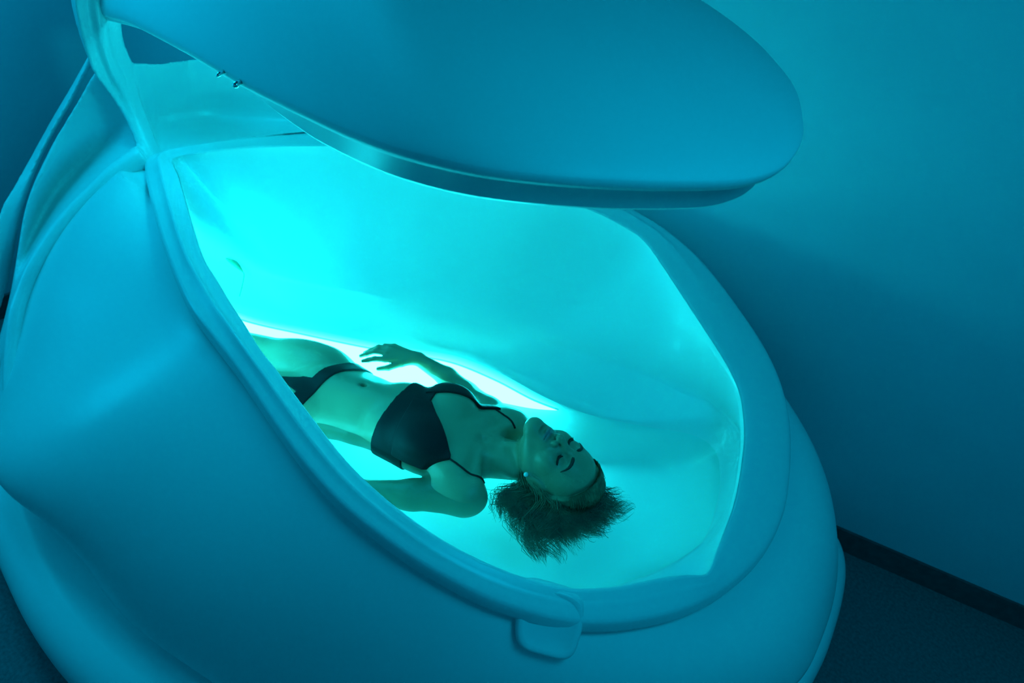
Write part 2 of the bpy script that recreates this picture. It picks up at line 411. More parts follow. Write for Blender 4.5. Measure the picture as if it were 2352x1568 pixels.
# rear support: two flared wings, a stem and the arm that carries the lid (fused by a voxel remesh)
def curve3(P, n): return resample(catmull(P, 10, False), n)
def zed(P): return [(x, y, z + Z0) for x, y, z in P]
def grid_solid(rows, n, thick, direction):
    G = [curve3(r, n) for r in rows]
    G = catmull(np.array([g.ravel() for g in G]), 5, False).reshape(-1, n, 3)
    d = np.array(direction, float)
    top = [g for g in G]; bot = [g + d * thick for g in G]
    m = len(top); V = np.vstack(top + bot); F = []
    K = m * n
    for j in range(m - 1):
        for i in range(n - 1):
            a, b_, c, e = j * n + i, j * n + i + 1, (j + 1) * n + i + 1, (j + 1) * n + i
            F.append((a, b_, c, e)); F.append((K + e, K + c, K + b_, K + a))
    for i in range(n - 1):
        F.append((i + 1, i, K + i, K + i + 1)); o = (m - 1) * n
        F.append((o + i, o + i + 1, K + o + i + 1, K + o + i))
    for j in range(m - 1):
        F.append((j * n, (j + 1) * n, K + (j + 1) * n, K + j * n)); o = n - 1
        F.append(((j + 1) * n + o, j * n + o, K + j * n + o, K + (j + 1) * n + o))
    return V, F
R0 = [(x - 0.0, y, z) for x, y, z in RIDGE_FOOT]
R1 = zed([(-1.35, -.067, -.150), (-1.48, -.145, -.255), (-1.54, -.235, -.345), (-1.54, -.315, -.405), (-1.51, -.40, -.465), (-1.45, -.488, -.511), (-1.33, -.58, -.536), (-1.28, -.66, -.63), (-1.24, -.74, -.76), (-1.23, -.77, -.86)])
R2 = zed([(-1.36, -.049, -.076), (-1.44, -.116, -.126), (-1.47, -.206, -.172), (-1.47, -.297, -.224), (-1.46, -.381, -.292), (-1.44, -.459, -.375), (-1.38, -.556, -.501), (-1.33, -.66, -.66), (-1.29, -.76, -.80), (-1.28, -.78, -.90)])
R3 = zed([(-1.42, -.090, .071), (-1.43, -.127, .04), (-1.45, -.172, -.028), (-1.47, -.236, -.11), (-1.48, -.316, -.204), (-1.48, -.437, -.367), (-1.44, -.571, -.604), (-1.38, -.68, -.74), (-1.34, -.78, -.86), (-1.33, -.80, -.93)])
R4 = zed([(-1.50, -.085, .060), (-1.50, -.127, .02), (-1.52, -.18, -.06), (-1.54, -.25, -.15), (-1.55, -.336, -.26), (-1.54, -.45, -.42), (-1.50, -.58, -.64), (-1.45, -.70, -.78), (-1.40, -.80, -.90), (-1.39, -.82, -.96)])
R5 = zed([(-1.50, -.085, .089), (-1.55, -.139, -.016), (-1.60, -.226, -.149), (-1.60, -.336, -.267), (-1.58, -.429, -.347), (-1.55, -.502, -.397), (-1.50, -.60, -.52), (-1.47, -.70, -.68), (-1.43, -.80, -.86), (-1.42, -.83, -.96)])
near_wing = grid_solid([R0, R1, R2, R3], 40, 0.07, (-0.75, 0.25, -0.6))
near_fin = grid_solid([R4, R5], 40, 0.05, (-0.6, 0.4, -0.5))
fa = [RIM_OUT[i] for i in (-3, -4, -5)] + [(-1.04, .22, -.135 + Z0), (-.97, .345, -.125 + Z0), (-.86, .43, -.10 + Z0), (-.76, .495, -.085 + Z0)]
fb = zed([(-1.31, -.075, -.13), (-1.34, .02, -.145), (-1.33, .081, -.149), (-1.28, .228, -.150), (-1.12, .347, -.126), (-.92, .47, -.09), (-.78, .505, -.05)])
fc = zed([(-1.35, -.045, -.053), (-1.37, .02, -.04), (-1.37, .07, .0), (-1.33, .20, .02), (-1.16, .325, .01), (-.94, .44, -.02), (-.79, .505, -0.02)])
fd = zed([(-1.40, -.045, .076), (-1.39, .008, .070), (-1.37, .08, .056), (-1.36, .139, .054), (-1.30, .24, .058), (-1.13, .337, .049), (-.93, .44, .03), (-.79, .505, 0.0)])
far_wing = grid_solid([fa, fb, fc, fd], 40, 0.045, (-0.60, 0.30, -0.45))
def arm_loft():
    secs = [((-1.21, -.085, -.22), (0.034, 0.030), 0), ((-1.25, -.075, -.16), (0.036, 0.034), .1), ((-1.32, -.060, -.085), (0.040, 0.034), .2), ((-1.38, -.058, .0), (0.055, 0.036), .3),
            ((-1.40, -.062, .07), (0.078, 0.04), .45), ((-1.40, -.075, .15), (0.076, 0.042), .55), ((-1.385, -.080, .23), (0.080, 0.046), .65), ((-1.37, -.078, .32), (0.084, 0.05), .8), ((-1.33, -.065, .42), (0.09, 0.055), 1)]
    rings = []
    for c, (a, b_), k in secs:
        ang = np.linspace(0, 2 * np.pi, 48, endpoint=False)
        rad = 1 + 0.17 * np.cos(6 * ang) * (1 if k > .25 else .4)
        lat = np.array((-0.42, 0.90, 0.0)); fwd = np.array((0.80, 0.42, -0.3 + 0.5 * k))
        fwd /= np.linalg.norm(fwd)
        P = np.array(c) + np.array((0, 0, Z0)) + (np.cos(ang) * a * rad)[:, None] * lat + (np.sin(ang) * b_ * rad)[:, None] * fwd
        rings.append(P)
    D = catmull(np.array([r.ravel() for r in rings]), 5, False).reshape(-1, 48, 3)
    V, F = rings_mesh(list(D))
    n = len(V); F.append(tuple(range(48))[::-1]); F.append(tuple(range(n - 48, n)))
    return V, F
ridge_tube = tube(curve3(RIDGE_FOOT, 60), np.interp(np.linspace(0, 1, 60), [0, .08, .22, .6, 1], [0.045, 0.036, 0.024, 0.026, 0.03]), 12)
V, F = join([near_wing, near_fin, far_wing, arm_loft(), ridge_tube])
rear = mesh_obj('rear_support', V, F, M['shell'], pod)
tag(rear, 'flared tail and arm that carry the lid')
md = rear.modifiers.new('fuse', 'REMESH'); md.mode = 'VOXEL'; md.voxel_size = 0.007; md.use_smooth_shade = True
md = rear.modifiers.new('soften', 'SMOOTH'); md.factor = 0.5; md.iterations = 6

# lid: domed shell, rolled edge, inset sealing lip, hollow inside
LC = np.array((-0.25, 0.0))
near_e = np.array(LID_EDGE)
near_e = near_e[near_e[:, 1] < 0.0]
loop = [tuple(q) for q in near_e] + [(x, -y * 0.9, z) for x, y, z in near_e[::-1]]
nl = 360
D = smooth_loop(resample(catmull(loop, 10), nl, True), 8)
al = np.unwrap(np.arctan2(D[:, 1] - LC[1], D[:, 0] - LC[0])); rl_ = np.hypot(D[:, 0] - LC[0], D[:, 1] - LC[1]); zl_ = D[:, 2]
APEX = Z0 + 0.92
def dome(scale_r, dz, apex, phis, n=1.45):
    out = []
    for ph in phis:
        c = max(math.cos(ph), 0.0) ** (2 / n); s_ = math.sin(ph) ** (2 / n)
        if ph >= math.pi / 2 - 1e-6: c = 0.003
        out.append(pt(al, rl_ * scale_r * c, (zl_ + dz) * (1 - s_) + apex * s_, LC))
    return out
phis = np.linspace(0, math.pi / 2, 40)
outer = dome(1.0, 0.0, APEX, phis)
edge = [pt(al, rl_ - 0.055, zl_ - 0.022, LC), pt(al, rl_ - 0.02, zl_ - 0.024, LC), pt(al, rl_ - 0.008, zl_ - 0.020, LC), pt(al, rl_ - 0.002, zl_ - 0.010, LC)]
V, F = rings_mesh(edge + outer)
lid = mesh_obj('lid', V, F, M['lid'], pod)
tag(lid, 'raised domed lid')
ins = 0.05
lipz = np.interp(D[:, 0], [-0.9, 0.15], [0.026, 0.078])
ins = np.interp(D[:, 0], [-0.9, 0.1], [0.06, 0.045])
lr = [pt(al, rl_ - 0.03, zl_ - 0.015, LC), pt(al, rl_ - ins + 0.004, zl_ - 0.024, LC), pt(al, rl_ - ins, zl_ - lipz + 0.006, LC), pt(al, rl_ - ins - 0.006, zl_ - lipz, LC), pt(al, rl_ - ins - 0.03, zl_ - lipz, LC), pt(al, rl_ - ins - 0.036, zl_ - lipz + 0.012, LC), pt(al, rl_ - ins - 0.04, zl_ - 0.01, LC)]
V, F = rings_mesh(lr)
mesh_obj('sealing_lip', V, F, M['shell'], lid)
inner = dome(0.90, -0.02, APEX - 0.05, phis)
inner.insert(0, pt(al, rl_ - ins - 0.038, zl_ - 0.012, LC))
V, F = rings_mesh(inner)
mesh_obj('lid_liner', V, F, M['basin'], lid)
for (bx_, by_, bz_, rr) in ((-0.156, -0.386, 0.545, 0.007), (-0.250, -0.364, 0.528, 0.005)):
    V, F = tube([(bx_, by_ + .012, bz_ + Z0), (bx_ + .002, by_ - .004, bz_ + Z0 - .003), (bx_ + .003, by_ - .008, bz_ + Z0 - .004)], [rr, rr, rr * .5], 10)
    tag(mesh_obj('screw', V, F, M['chrome'], lid), 'small shiny screw head')

# light set in the lid's ceiling near the hinge, shining on the tail and the foot of the basin
LAMP_C = (0.004, 0.84, 1.0)
la = np.linspace(0, 2 * np.pi, 28, endpoint=False)
ld = Vector((-0.62, -0.05, -0.78)).normalized(); lq = ld.to_track_quat('Z', 'Y').to_matrix()
def lampring(lst):
    v, f = rings_mesh([np.c_[r * np.cos(la), r * np.sin(la), np.full(28, z)] for r, z in lst])
    return np.array([tuple(lq @ Vector(q) + Vector((-0.80, -0.02, Z0 + 0.50))) for q in v]), f
V, F = lampring([(0.075, -0.03), (0.075, 0.0), (0.065, 0.006), (0.06, 0.0)])
mesh_obj('lamp_bezel', V, F, M['chrome'], lid)
V, F = lampring([(0.06, 0.0), (0.03, 0.004), (0.001, 0.005)])
tag(mesh_obj('lamp_lens', V, F, emission('lid lamp glow', LAMP_C, 34.0), lid), 'round light inside the lid')

# underwater LED light: long tapering diffuser let into the far wall just below the waterline
lamp = empty('underwater_light', (0, 0, WATER))
tag(lamp, 'long white glowing light strip under the water along the far wall', 'lamp')
far_pts = [(-0.95, -0.40), (-0.75, -0.300), (-0.534, -0.222), (-0.373, -0.136), (-0.198, -0.036), (-0.07, 0.046), (0.054, 0.124), (0.201, 0.166), (0.335, 0.186), (0.42, 0.212)]
up_e = curve3([(x, y, -0.012) for x, y in far_pts], 80)
tan = np.gradient(up_e, axis=0); tan /= np.linalg.norm(tan, axis=1)[:, None]
inw = np.c_[tan[:, 1], -tan[:, 0], np.zeros(80)]
wid = np.interp(np.linspace(0, 1, 80), [0, .1, .55, .8, 1], [0.3, 1, 1, .6, .01])[:, None]
rows = [up_e + inw * 0.001, up_e + inw * (0.010 * wid), up_e + (inw * 0.05 + np.array((0, 0, -0.036))) * wid + inw * (.010 * wid), up_e + (inw * 0.115 + np.array((0, 0, -0.092))) * wid + inw * (.010 * wid)]
V, F = rings_mesh(rows, closed=False)
mesh_obj('diffuser', V, F, M['led'], lamp)
V, F = tube(up_e + inw * 0.001 + np.array((0, 0, 0.002)), 0.003, 8)
mesh_obj('trim', V, F, M['basin'], lamp)

# fill lamps added to brighten the bowl and body, hidden under the rim's overhang
a = np.linspace(0, 2 * np.pi, 32, endpoint=False)
def ringz(lst): return rings_mesh([np.c_[r * np.cos(a), r * np.sin(a), np.full(32, z)] for r, z in lst])
for (x, y, dz, nx, up_, rad, power, lab) in ((-0.42, -0.53, 0.10, -0.30, 0.12, 0.085, 19.0, 'added cyan fill lamp hidden below the near rim, beside the legs'),
                                       (0.10, -0.575, 0.10, 0.05, 0.12, 0.085, 14.0, 'added cyan fill lamp hidden below the near rim, beside the waist'),
                                       (-0.05, -0.615, -0.065, 0.25, 0.25, 0.05, 26.0, 'small cyan fill lamp added under the water in the near wall')):
    fl = empty('basin_fill_lamp', (x, y, WATER + dz))
    fl.rotation_euler = Vector((nx, 1, up_)).to_track_quat('Z', 'Y').to_euler()
    tag(fl, lab, 'lamp', group='added fill lamps in the near wall')
    V, F = ringz([(rad * 1.2, -0.015), (rad * 1.2, 0.010), (rad * 1.12, 0.014), (rad, 0.010), (rad, 0.0)])
    mesh_obj('bezel', V, F, M['chrome'], fl)
    V, F = ringz([(rad, 0.004), (rad * .5, 0.008), (0.001, 0.010)])
    mesh_obj('lens', V, F, emission('basin fill glow', LED_COLOUR, power), fl)

# small green clip with a clear tag on the ledge near the foot end
clip = empty('wall_clip', (-0.70, -0.145, Z0 - 0.345))
tag(clip, 'small green clip with a wire loop on the inner wall by the near rim', 'clip')
lf = []
for t in np.linspace(0, 1, 14):
    w_ = 0.011 * math.sin(math.pi * min(max(t, .03), .97)) ** 0.8
    c = np.array((-0.035 + 0.085 * t, 0.005 + 0.004 * t, 0.012 - 0.010 * t + 0.010 * math.sin(math.pi * t)))
    lf.append(np.array([c + (0, -w_, 0.0), c + (0, 0, 0.004), c + (0, w_, 0.0), c + (0, 0, -0.003)]))
V, F = rings_mesh(lf); F += [(0, 1, 2, 3), tuple(range(len(V) - 4, len(V)))]
mesh_obj('leaf', V, F, M['hatch'], clip)
V, F = tube(curve3([(0.05, 0.009, 0.003), (0.062, 0.004, 0.0), (0.085, -0.02, -0.012), (0.115, -0.055, -0.026)], 20), 0.0016, 6)
mesh_obj('wire', V, F, M['hatch'], clip)

# water
wm = bpy.data.materials.new('salt water')
wm.use_nodes = True
nt = wm.node_tree
nt.nodes.remove(nt.nodes['Principled BSDF'])
tr = nt.nodes.new('ShaderNodeBsdfTransparent'); tr.inputs[0].default_value = (0.78, 0.97, 0.98, 1)
gl = nt.nodes.new('ShaderNodeBsdfGlossy'); gl.inputs['Roughness'].default_value = 0.06; gl.inputs[0].default_value = (1, 1, 1, 1)
fr = nt.nodes.new('ShaderNodeFresnel'); fr.inputs[0].default_value = 1.36
mx = nt.nodes.new('ShaderNodeMixShader')
tc = nt.nodes.new('ShaderNodeTexCoord'); nz = nt.nodes.new('ShaderNodeTexNoise'); nz.inputs['Scale'].default_value = 9
bp = nt.nodes.new('ShaderNodeBump'); bp.inputs['Strength'].default_value = 0.12; bp.inputs['Distance'].default_value = 0.02
nt.links.new(tc.outputs['Object'], nz.inputs['Vector']); nt.links.new(nz.outputs[0], bp.inputs['Height'])
nt.links.new(bp.outputs[0], gl.inputs['Normal']); nt.links.new(bp.outputs[0], fr.inputs['Normal'])
nt.links.new(fr.outputs[0], mx.inputs[0]); nt.links.new(tr.outputs[0], mx.inputs[1]); nt.links.new(gl.outputs[0], mx.inputs[2])
nt.links.new(mx.outputs[0], nt.nodes['Material Output'].inputs[0])
rings = [pt(TH, rw * f, np.full(NT, WATER)) for f in (1.004, 0.75, 0.5, 0.25, 0.004)]
V, F = rings_mesh(rings)
tag(mesh_obj('water', V, F, wm), 'still cyan salt water filling the basin', 'water', kind='stuff')

# ---------------------------------------------------------------- the floating person
# body frame: u along the body towards the head (0 at the pit of the neck), v across towards the far side, w up from the water
ANG = math.radians(18.7)
person = empty('person', (0.375, -0.083, WATER))
person.rotation_euler = (0, 0, ANG)
tag(person, 'person in a black bikini floating face up with eyes closed and hair spread out', 'person')

def v3(*a): return np.array(a, np.float32)
HX = v3(0.915, -0.10, -0.385); HX /= np.linalg.norm(HX)
HY = v3(0.10, 0.99, 0.03); HY -= HX * (HX @ HY); HY /= np.linalg.norm(HY)
HZ = np.cross(HX, HY)
HS = 1.08
HO = v3(0.199, 0.018, 0.034)
def hp(x, y, z): return HO + HS * (x * HX + y * HY + z * HZ)     # head frame (X crown, Y far, Z face) -> body frame

class Field:
    def __init__(self): self.ops = []
    def add(self, fn, lo, hi, k, op='u'): self.ops.append((fn, np.array(lo), np.array(hi), k, op))
    def ell(self, c, r, k=0.03, op='u', R=None):
        c = np.array(c, np.float32); r = np.array(r, np.float32); rm = float(r.max())
        def fn(P):
            q = P - c
            if R is not None: q = q @ R.T
            k0 = np.sqrt(((q / r) ** 2).sum(-1)); k1 = np.sqrt(((q / (r * r)) ** 2).sum(-1))
            return k0 * (k0 - 1.0) / np.maximum(k1, 1e-6)
        self.add(fn, c - rm, c + rm, k, op)
    def cone(self, a, b, ra, rb, k=0.02, op='u'):
        a = np.array(a, np.float32); b = np.array(b, np.float32); ab = b - a; L2 = float(ab @ ab)
        def fn(P):
            q = P - a
            h = np.clip((q @ ab) / L2, 0, 1)
            d = np.linalg.norm(q - h[..., None] * ab, axis=-1)
            return d - (ra + (rb - ra) * h)
        m = max(ra, rb)
        self.add(fn, np.minimum(a, b) - m, np.maximum(a, b) + m, k, op)
    def hell(self, c, r, k=0.02, op='u', rot=None):
        R = np.array([HX, HY, HZ], np.float32)
        if rot is not None: R = np.array(rot, np.float32) @ R
        self.ell(hp(*c), np.array(r) * HS, k * HS, op, R)
    def hcone(self, a, b, ra, rb, k=0.01, op='u'): self.cone(hp(*a), hp(*b), ra * HS, rb * HS, k * HS, op)
    @staticmethod
    def comb(D, d, k, op):
        if op == 'u':
            h = np.clip(0.5 + 0.5 * (D - d) / k, 0, 1)
            return D + (d - D) * h - k * h * (1 - h)
        h = np.clip(0.5 - 0.5 * (D + d) / k, 0, 1)
        return D + (-d - D) * h + k * h * (1 - h)
    def points(self, P):
        P = np.asarray(P, np.float32)
        D = np.full(P.shape[:-1], 0.3, np.float32)
        for fn, lo, hi, k, op in self.ops: D = self.comb(D, fn(P), k, op)
        return D
    def grid(self, X, Y, Zc):
        D = np.full((len(X), len(Y), len(Zc)), 0.3, np.float32)
        for fn, lo, hi, k, op in self.ops:
            m = k + 0.012
            sl = []
            for ax, g in enumerate((X, Y, Zc)):
                i0 = np.searchsorted(g, lo[ax] - m); i1 = np.searchsorted(g, hi[ax] + m)
                sl.append(slice(i0, i1))
            if any(s.stop <= s.start for s in sl): continue
            P = np.stack(np.meshgrid(X[sl[0]], Y[sl[1]], Zc[sl[2]], indexing='ij'), -1)
            sub = D[sl[0], sl[1], sl[2]]
            D[sl[0], sl[1], sl[2]] = self.comb(sub, fn(P), k, op)
        return D

def surface_nets(D, X, Y, Zc):
    """dual contouring of the zero level: returns verts, quads"""
    S = D < 0
    nx, ny, nz = D.shape
    c = S[:-1, :-1, :-1].astype(np.int8)
    tot = np.zeros((nx - 1, ny - 1, nz - 1), np.int8)
    for i in (0, 1):
        for j in (0, 1):
            for k in (0, 1): tot += S[i:nx - 1 + i, j:ny - 1 + j, k:nz - 1 + k]
    act = np.argwhere((tot > 0) & (tot < 8))
    idx = np.full(tot.shape, -1, np.int32); idx[tuple(act.T)] = np.arange(len(act))
    acc = np.zeros((len(act), 3), np.float64); cnt = np.zeros(len(act))
    G = [X, Y, Zc]
    def coord(I): return np.stack([X[I[:, 0]], Y[I[:, 1]], Zc[I[:, 2]]], 1)
    corners = [(i, j, k) for i in (0, 1) for j in (0, 1) for k in (0, 1)]
    for a in corners:
        for ax in range(3):
            if a[ax] == 1: continue
            b = list(a); b[ax] = 1
            A = act + np.array(a); B = act + np.array(b)
            da = D[tuple(A.T)]; db = D[tuple(B.T)]
            m = (da < 0) != (db < 0)
            t = (da[m] / (da[m] - db[m]))[:, None]
            acc[m] += coord(A[m]) * (1 - t) + coord(B[m]) * t; cnt[m] += 1
    V = acc / cnt[:, None]
    F = []
    for ax in range(3):
        s0 = [slice(None)] * 3; s1 = [slice(None)] * 3
        s0[ax] = slice(0, -1); s1[ax] = slice(1, None)
        ch = S[tuple(s0)] != S[tuple(s1)]
        E = np.argwhere(ch)
        o1, o2 = [(1, 2), (2, 0), (0, 1)][ax]
        E = E[(E[:, o1] > 0) & (E[:, o2] > 0) & (E[:, o1] < D.shape[o1] - 1) & (E[:, o2] < D.shape[o2] - 1)]
        def cell(d1, d2):
            Q = E.copy(); Q[:, o1] -= d1; Q[:, o2] -= d2
            return idx[tuple(Q.T)]
        q = np.stack([cell(0, 0), cell(1, 0), cell(1, 1), cell(0, 1)], 1)
        flip = S[tuple(E.T)]
        q[~flip] = q[~flip][:, ::-1]
        F.append(q)
    F = np.vstack(F)
    return V, F

B = Field()
# torso
B.ell((-0.165, 0, -0.015), (0.165, 0.132, 0.090), 0.03)
B.cone((-0.045, -0.105, -0.020), (-0.035, 0.105, -0.020), 0.060, 0.060, 0.05)
B.ell((-0.31, 0.004, -0.022), (0.13, 0.112, 0.074), 0.05)
B.ell((-0.42, 0.008, -0.028), (0.12, 0.122, 0.078), 0.05)
B.ell((-0.53, 0.006, -0.036), (0.115, 0.155, 0.088), 0.05)
B.cone((-0.24, 0.005, 0.035), (-0.52, 0.006, 0.022), 0.030, 0.034, 0.06)
B.ell((-0.27, -0.06, 0.012), (0.06, 0.045, 0.05), 0.04)
B.ell((-0.27, 0.07, 0.012), (0.06, 0.045, 0.05), 0.04)
# breasts, collar bones, navel
B.ell((-0.165, -0.072, 0.050), (0.072, 0.060, 0.042), 0.03)
B.ell((-0.145, 0.082, 0.050), (0.072, 0.060, 0.042), 0.03)
B.cone((-0.008, -0.022, 0.028), (0.028, -0.125, 0.010), 0.008, 0.009, 0.02)
B.cone((-0.008, 0.022, 0.028), (0.040, 0.130, 0.014), 0.008, 0.009, 0.02)
B.ell((-0.392, 0.014, 0.066), (0.009, 0.005, 0.012), 0.014, 's')
# shoulders and neck
B.ell((0.010, -0.140, -0.030), (0.060, 0.052, 0.050), 0.04)
B.ell((0.034, 0.142, -0.022), (0.060, 0.052, 0.050), 0.04)
B.cone((-0.03, -0.002, -0.030), (0.105, 0.018, -0.008), 0.062, 0.052, 0.03)
B.cone((-0.002, -0.018, 0.022), (0.10, -0.030, 0.000), 0.013, 0.016, 0.02)
B.cone((-0.002, 0.014, 0.024), (0.10, 0.058, 0.000), 0.012, 0.016, 0.02)
B.ell((-0.004, 0.0, 0.052), (0.012, 0.011, 0.012), 0.020, 's')
B.ell((0.070, 0.018, 0.040), (0.022, 0.012, 0.010), 0.02)
N_TORSO = len(B.ops)
# near arm (under water, along the body)
B.cone((0.000, -0.150, -0.036), (-0.13, -0.190, -0.050), 0.046, 0.040, 0.03)
B.cone((-0.13, -0.190, -0.050), (-0.275, -0.238, -0.066), 0.040, 0.034, 0.02)
B.cone((-0.275, -0.238, -0.066), (-0.36, -0.228, -0.068), 0.035, 0.033, 0.015)
B.cone((-0.36, -0.228, -0.068), (-0.50, -0.205, -0.060), 0.033, 0.023, 0.015)
# far arm (elbow sunk, wrist at the surface)
B.cone((0.030, 0.150, -0.026), (-0.060, 0.186, -0.034), 0.045, 0.038, 0.03)
B.cone((-0.060, 0.186, -0.034), (-0.150, 0.222, -0.036), 0.038, 0.033, 0.02)
B.cone((-0.150, 0.222, -0.036), (-0.225, 0.236, -0.014), 0.034, 0.030, 0.015)
B.cone((-0.225, 0.236, -0.014), (-0.322, 0.240, 0.012), 0.030, 0.021, 0.015)
# hands: palm, four fingers and a thumb each
def hand(wr, kn, tips, thumb, nrm):
    wr = v3(*wr); kn = [v3(*q) for q in kn]; nrm = v3(*nrm)
    B.ell(wr, (0.020, 0.022, 0.016), 0.012)
    for q in kn: B.cone(wr + (q - wr) * 0.12, q, 0.014, 0.0105, 0.010)
    for q, (m, t) in zip(kn, tips):
        m = v3(*m); t = v3(*t)
        B.cone(q, m, 0.0098, 0.0085, 0.004)
        B.cone(m, m + (t - m) * .55, 0.0085, 0.0074, 0.004); B.cone(m + (t - m) * .55, t, 0.0074, 0.0058, 0.004)
    a, b, c = [v3(*q) for q in thumb]
    B.cone(wr + (a - wr) * .2, a, 0.015, 0.012, 0.012); B.cone(a, b, 0.011, 0.0092, 0.005); B.cone(b, c, 0.0092, 0.0065, 0.004)
hand((-0.328, 0.237, 0.020),
     [(-0.410, 0.178, 0.028), (-0.416, 0.197, 0.036), (-0.415, 0.216, 0.040), (-0.408, 0.233, 0.036)],
     [((-0.440, 0.166, 0.026), (-0.474, 0.153, 0.012)), ((-0.452, 0.188, 0.034), (-0.492, 0.172, 0.010)), ((-0.450, 0.208, 0.036), (-0.489, 0.192, 0.008)), ((-0.436, 0.226, 0.032), (-0.464, 0.212, 0.010))],
     [(-0.362, 0.196, 0.018), (-0.392, 0.166, 0.010), (-0.420, 0.152, 0.004)], (0, 0, 1))
hand((-0.505, -0.205, -0.058),
     [(-0.585, -0.172, -0.050), (-0.592, -0.188, -0.047), (-0.590, -0.206, -0.048), (-0.582, -0.222, -0.052)],
     [((-0.620, -0.165, -0.050), (-0.655, -0.160, -0.062)), ((-0.632, -0.184, -0.046), (-0.670, -0.180, -0.060)), ((-0.628, -0.205, -0.047), (-0.664, -0.202, -0.062)), ((-0.612, -0.226, -0.052), (-0.640, -0.226, -0.064))],
     [(-0.530, -0.172, -0.060), (-0.560, -0.150, -0.064), (-0.585, -0.142, -0.068)], (0, 0, 1))
N_ARMS = len(B.ops)
# legs and feet
for sgn, off in ((1, 0.004), (-1, 0.0)):
    hip = (-0.575, sgn * 0.078 + off, -0.040); kn = (-0.955, sgn * 0.070 + off, -0.062); an = (-1.22, sgn * 0.060 + off, -0.085)
    B.cone(hip, kn, 0.088, 0.056, 0.03)
    B.ell((-0.62, sgn * 0.085 + off, -0.030), (0.13, 0.075, 0.080), 0.04)
    B.ell((kn[0], kn[1], kn[2] + 0.012), (0.05, 0.046, 0.048), 0.02)
    B.cone(kn, an, 0.052, 0.031, 0.02)
    B.ell((-1.05, kn[1], -0.085), (0.10, 0.046, 0.045), 0.03)
    B.ell((-1.245, an[1], -0.098), (0.030, 0.028, 0.034), 0.015)
    fo = v3(-1.295, an[1] + sgn * 0.030, -0.020)
    B.cone(an, fo, 0.030, 0.026, 0.02)
    for i in range(5):
        yy = fo[1] + sgn * (i - 2) * 0.013
        B.cone((fo[0] - .004, yy, fo[2]), (fo[0] - 0.022 + 0.003 * i, yy, fo[2] + 0.036 - 0.005 * i), 0.012, 0.010 - .0008 * i, 0.006)
N_LEGS = len(B.ops)
# head
B.hell((0.030, 0, -0.012), (0.096, 0.073, 0.090), 0.02)
B.hell((0.040, 0, 0.030), (0.056, 0.058, 0.052), 0.03)
B.hell((-0.030, 0, 0.010), (0.078, 0.057, 0.066), 0.03)
for s in (-1, 1):
    B.hcone((-0.050, s * 0.048, -0.002), (-0.102, s * 0.014, 0.058), 0.018, 0.018, 0.025)
    B.hell((-0.024, s * 0.042, 0.046), (0.026, 0.020, 0.022), 0.02)
    B.hcone((0.022, s * 0.010, 0.070), (0.017, s * 0.042, 0.056), 0.011, 0.010, 0.018)
B.hell((-0.108, 0, 0.068), (0.017, 0.018, 0.017), 0.02)
B.hell((-0.068, 0, 0.064), (0.026, 0.028, 0.018), 0.02)
for s in (-1, 1):
    B.hell((-0.001, s * 0.031, 0.082), (0.015, 0.019, 0.014), 0.014, 's')
    B.hell((-0.003, s * 0.0315, 0.0585), (0.0135, 0.0150, 0.0135), 0.007)
B.hcone((0.012, 0, 0.073), (-0.036, 0, 0.098), 0.0070, 0.0088, 0.012)
B.hell((-0.040, 0, 0.096), (0.0092, 0.0095, 0.0090), 0.008)
for s in (-1, 1):
    B.hell((-0.041, s * 0.0125, 0.083), (0.0090, 0.0068, 0.0085), 0.007)
    B.hell((-0.048, s * 0.0065, 0.088), (0.0042, 0.0030, 0.0060), 0.003, 's')
# lips
for s in (-1, 1):
    B.hcone((-0.0640, s * 0.005, 0.0830), (-0.0665, s * 0.0215, 0.0730), 0.0052, 0.0026, 0.006)
    B.hcone((-0.0735, s * 0.000, 0.0820), (-0.0680, s * 0.0205, 0.0730), 0.0064, 0.0026, 0.006)
    B.hcone((-0.0683, s * 0.000, 0.0892), (-0.0675, s * 0.021, 0.0765), 0.0012, 0.0010, 0.003, 's')
    B.hell((-0.083, 0, 0.083), (0.004, 0.012, 0.004), 0.008, 's')
# ears
for s in (-1, 1):
    B.hell((-0.010, s * 0.074, -0.012), (0.030, 0.008, 0.018), 0.006)
    B.hell((-0.010, s * 0.084, -0.010), (0.018, 0.006, 0.010), 0.006, 's')
    B.hell((-0.036, s * 0.072, -0.006), (0.009, 0.006, 0.008), 0.005)

GX = np.r_[np.arange(-1.42, -0.50, 0.0065), np.arange(-0.50, 0.04, 0.0036), np.arange(0.04, 0.36, 0.0021)].astype(np.float32)
GY = np.r_[np.arange(-0.325, -0.10, 0.0040), np.arange(-0.10, 0.15, 0.0022), np.arange(0.15, 0.33, 0.0036)].astype(np.float32)
GZ = np.arange(-0.150, 0.200, 0.0024).astype(np.float32)
DB = B.grid(GX, GY, GZ)
V, F = surface_nets(DB, GX, GY, GZ)

skin = material('skin', (0.46, 0.30, 0.20), 0.42, bump=(160, 0.04, 0.001))
nt = skin.node_tree; bs = nt.nodes['Principled BSDF']
at = nt.nodes.new('ShaderNodeVertexColor'); at.layer_name = 'tint'
nt.links.new(at.outputs[0], bs.inputs['Base Color'])
body = mesh_obj('body', V, F, skin, person)
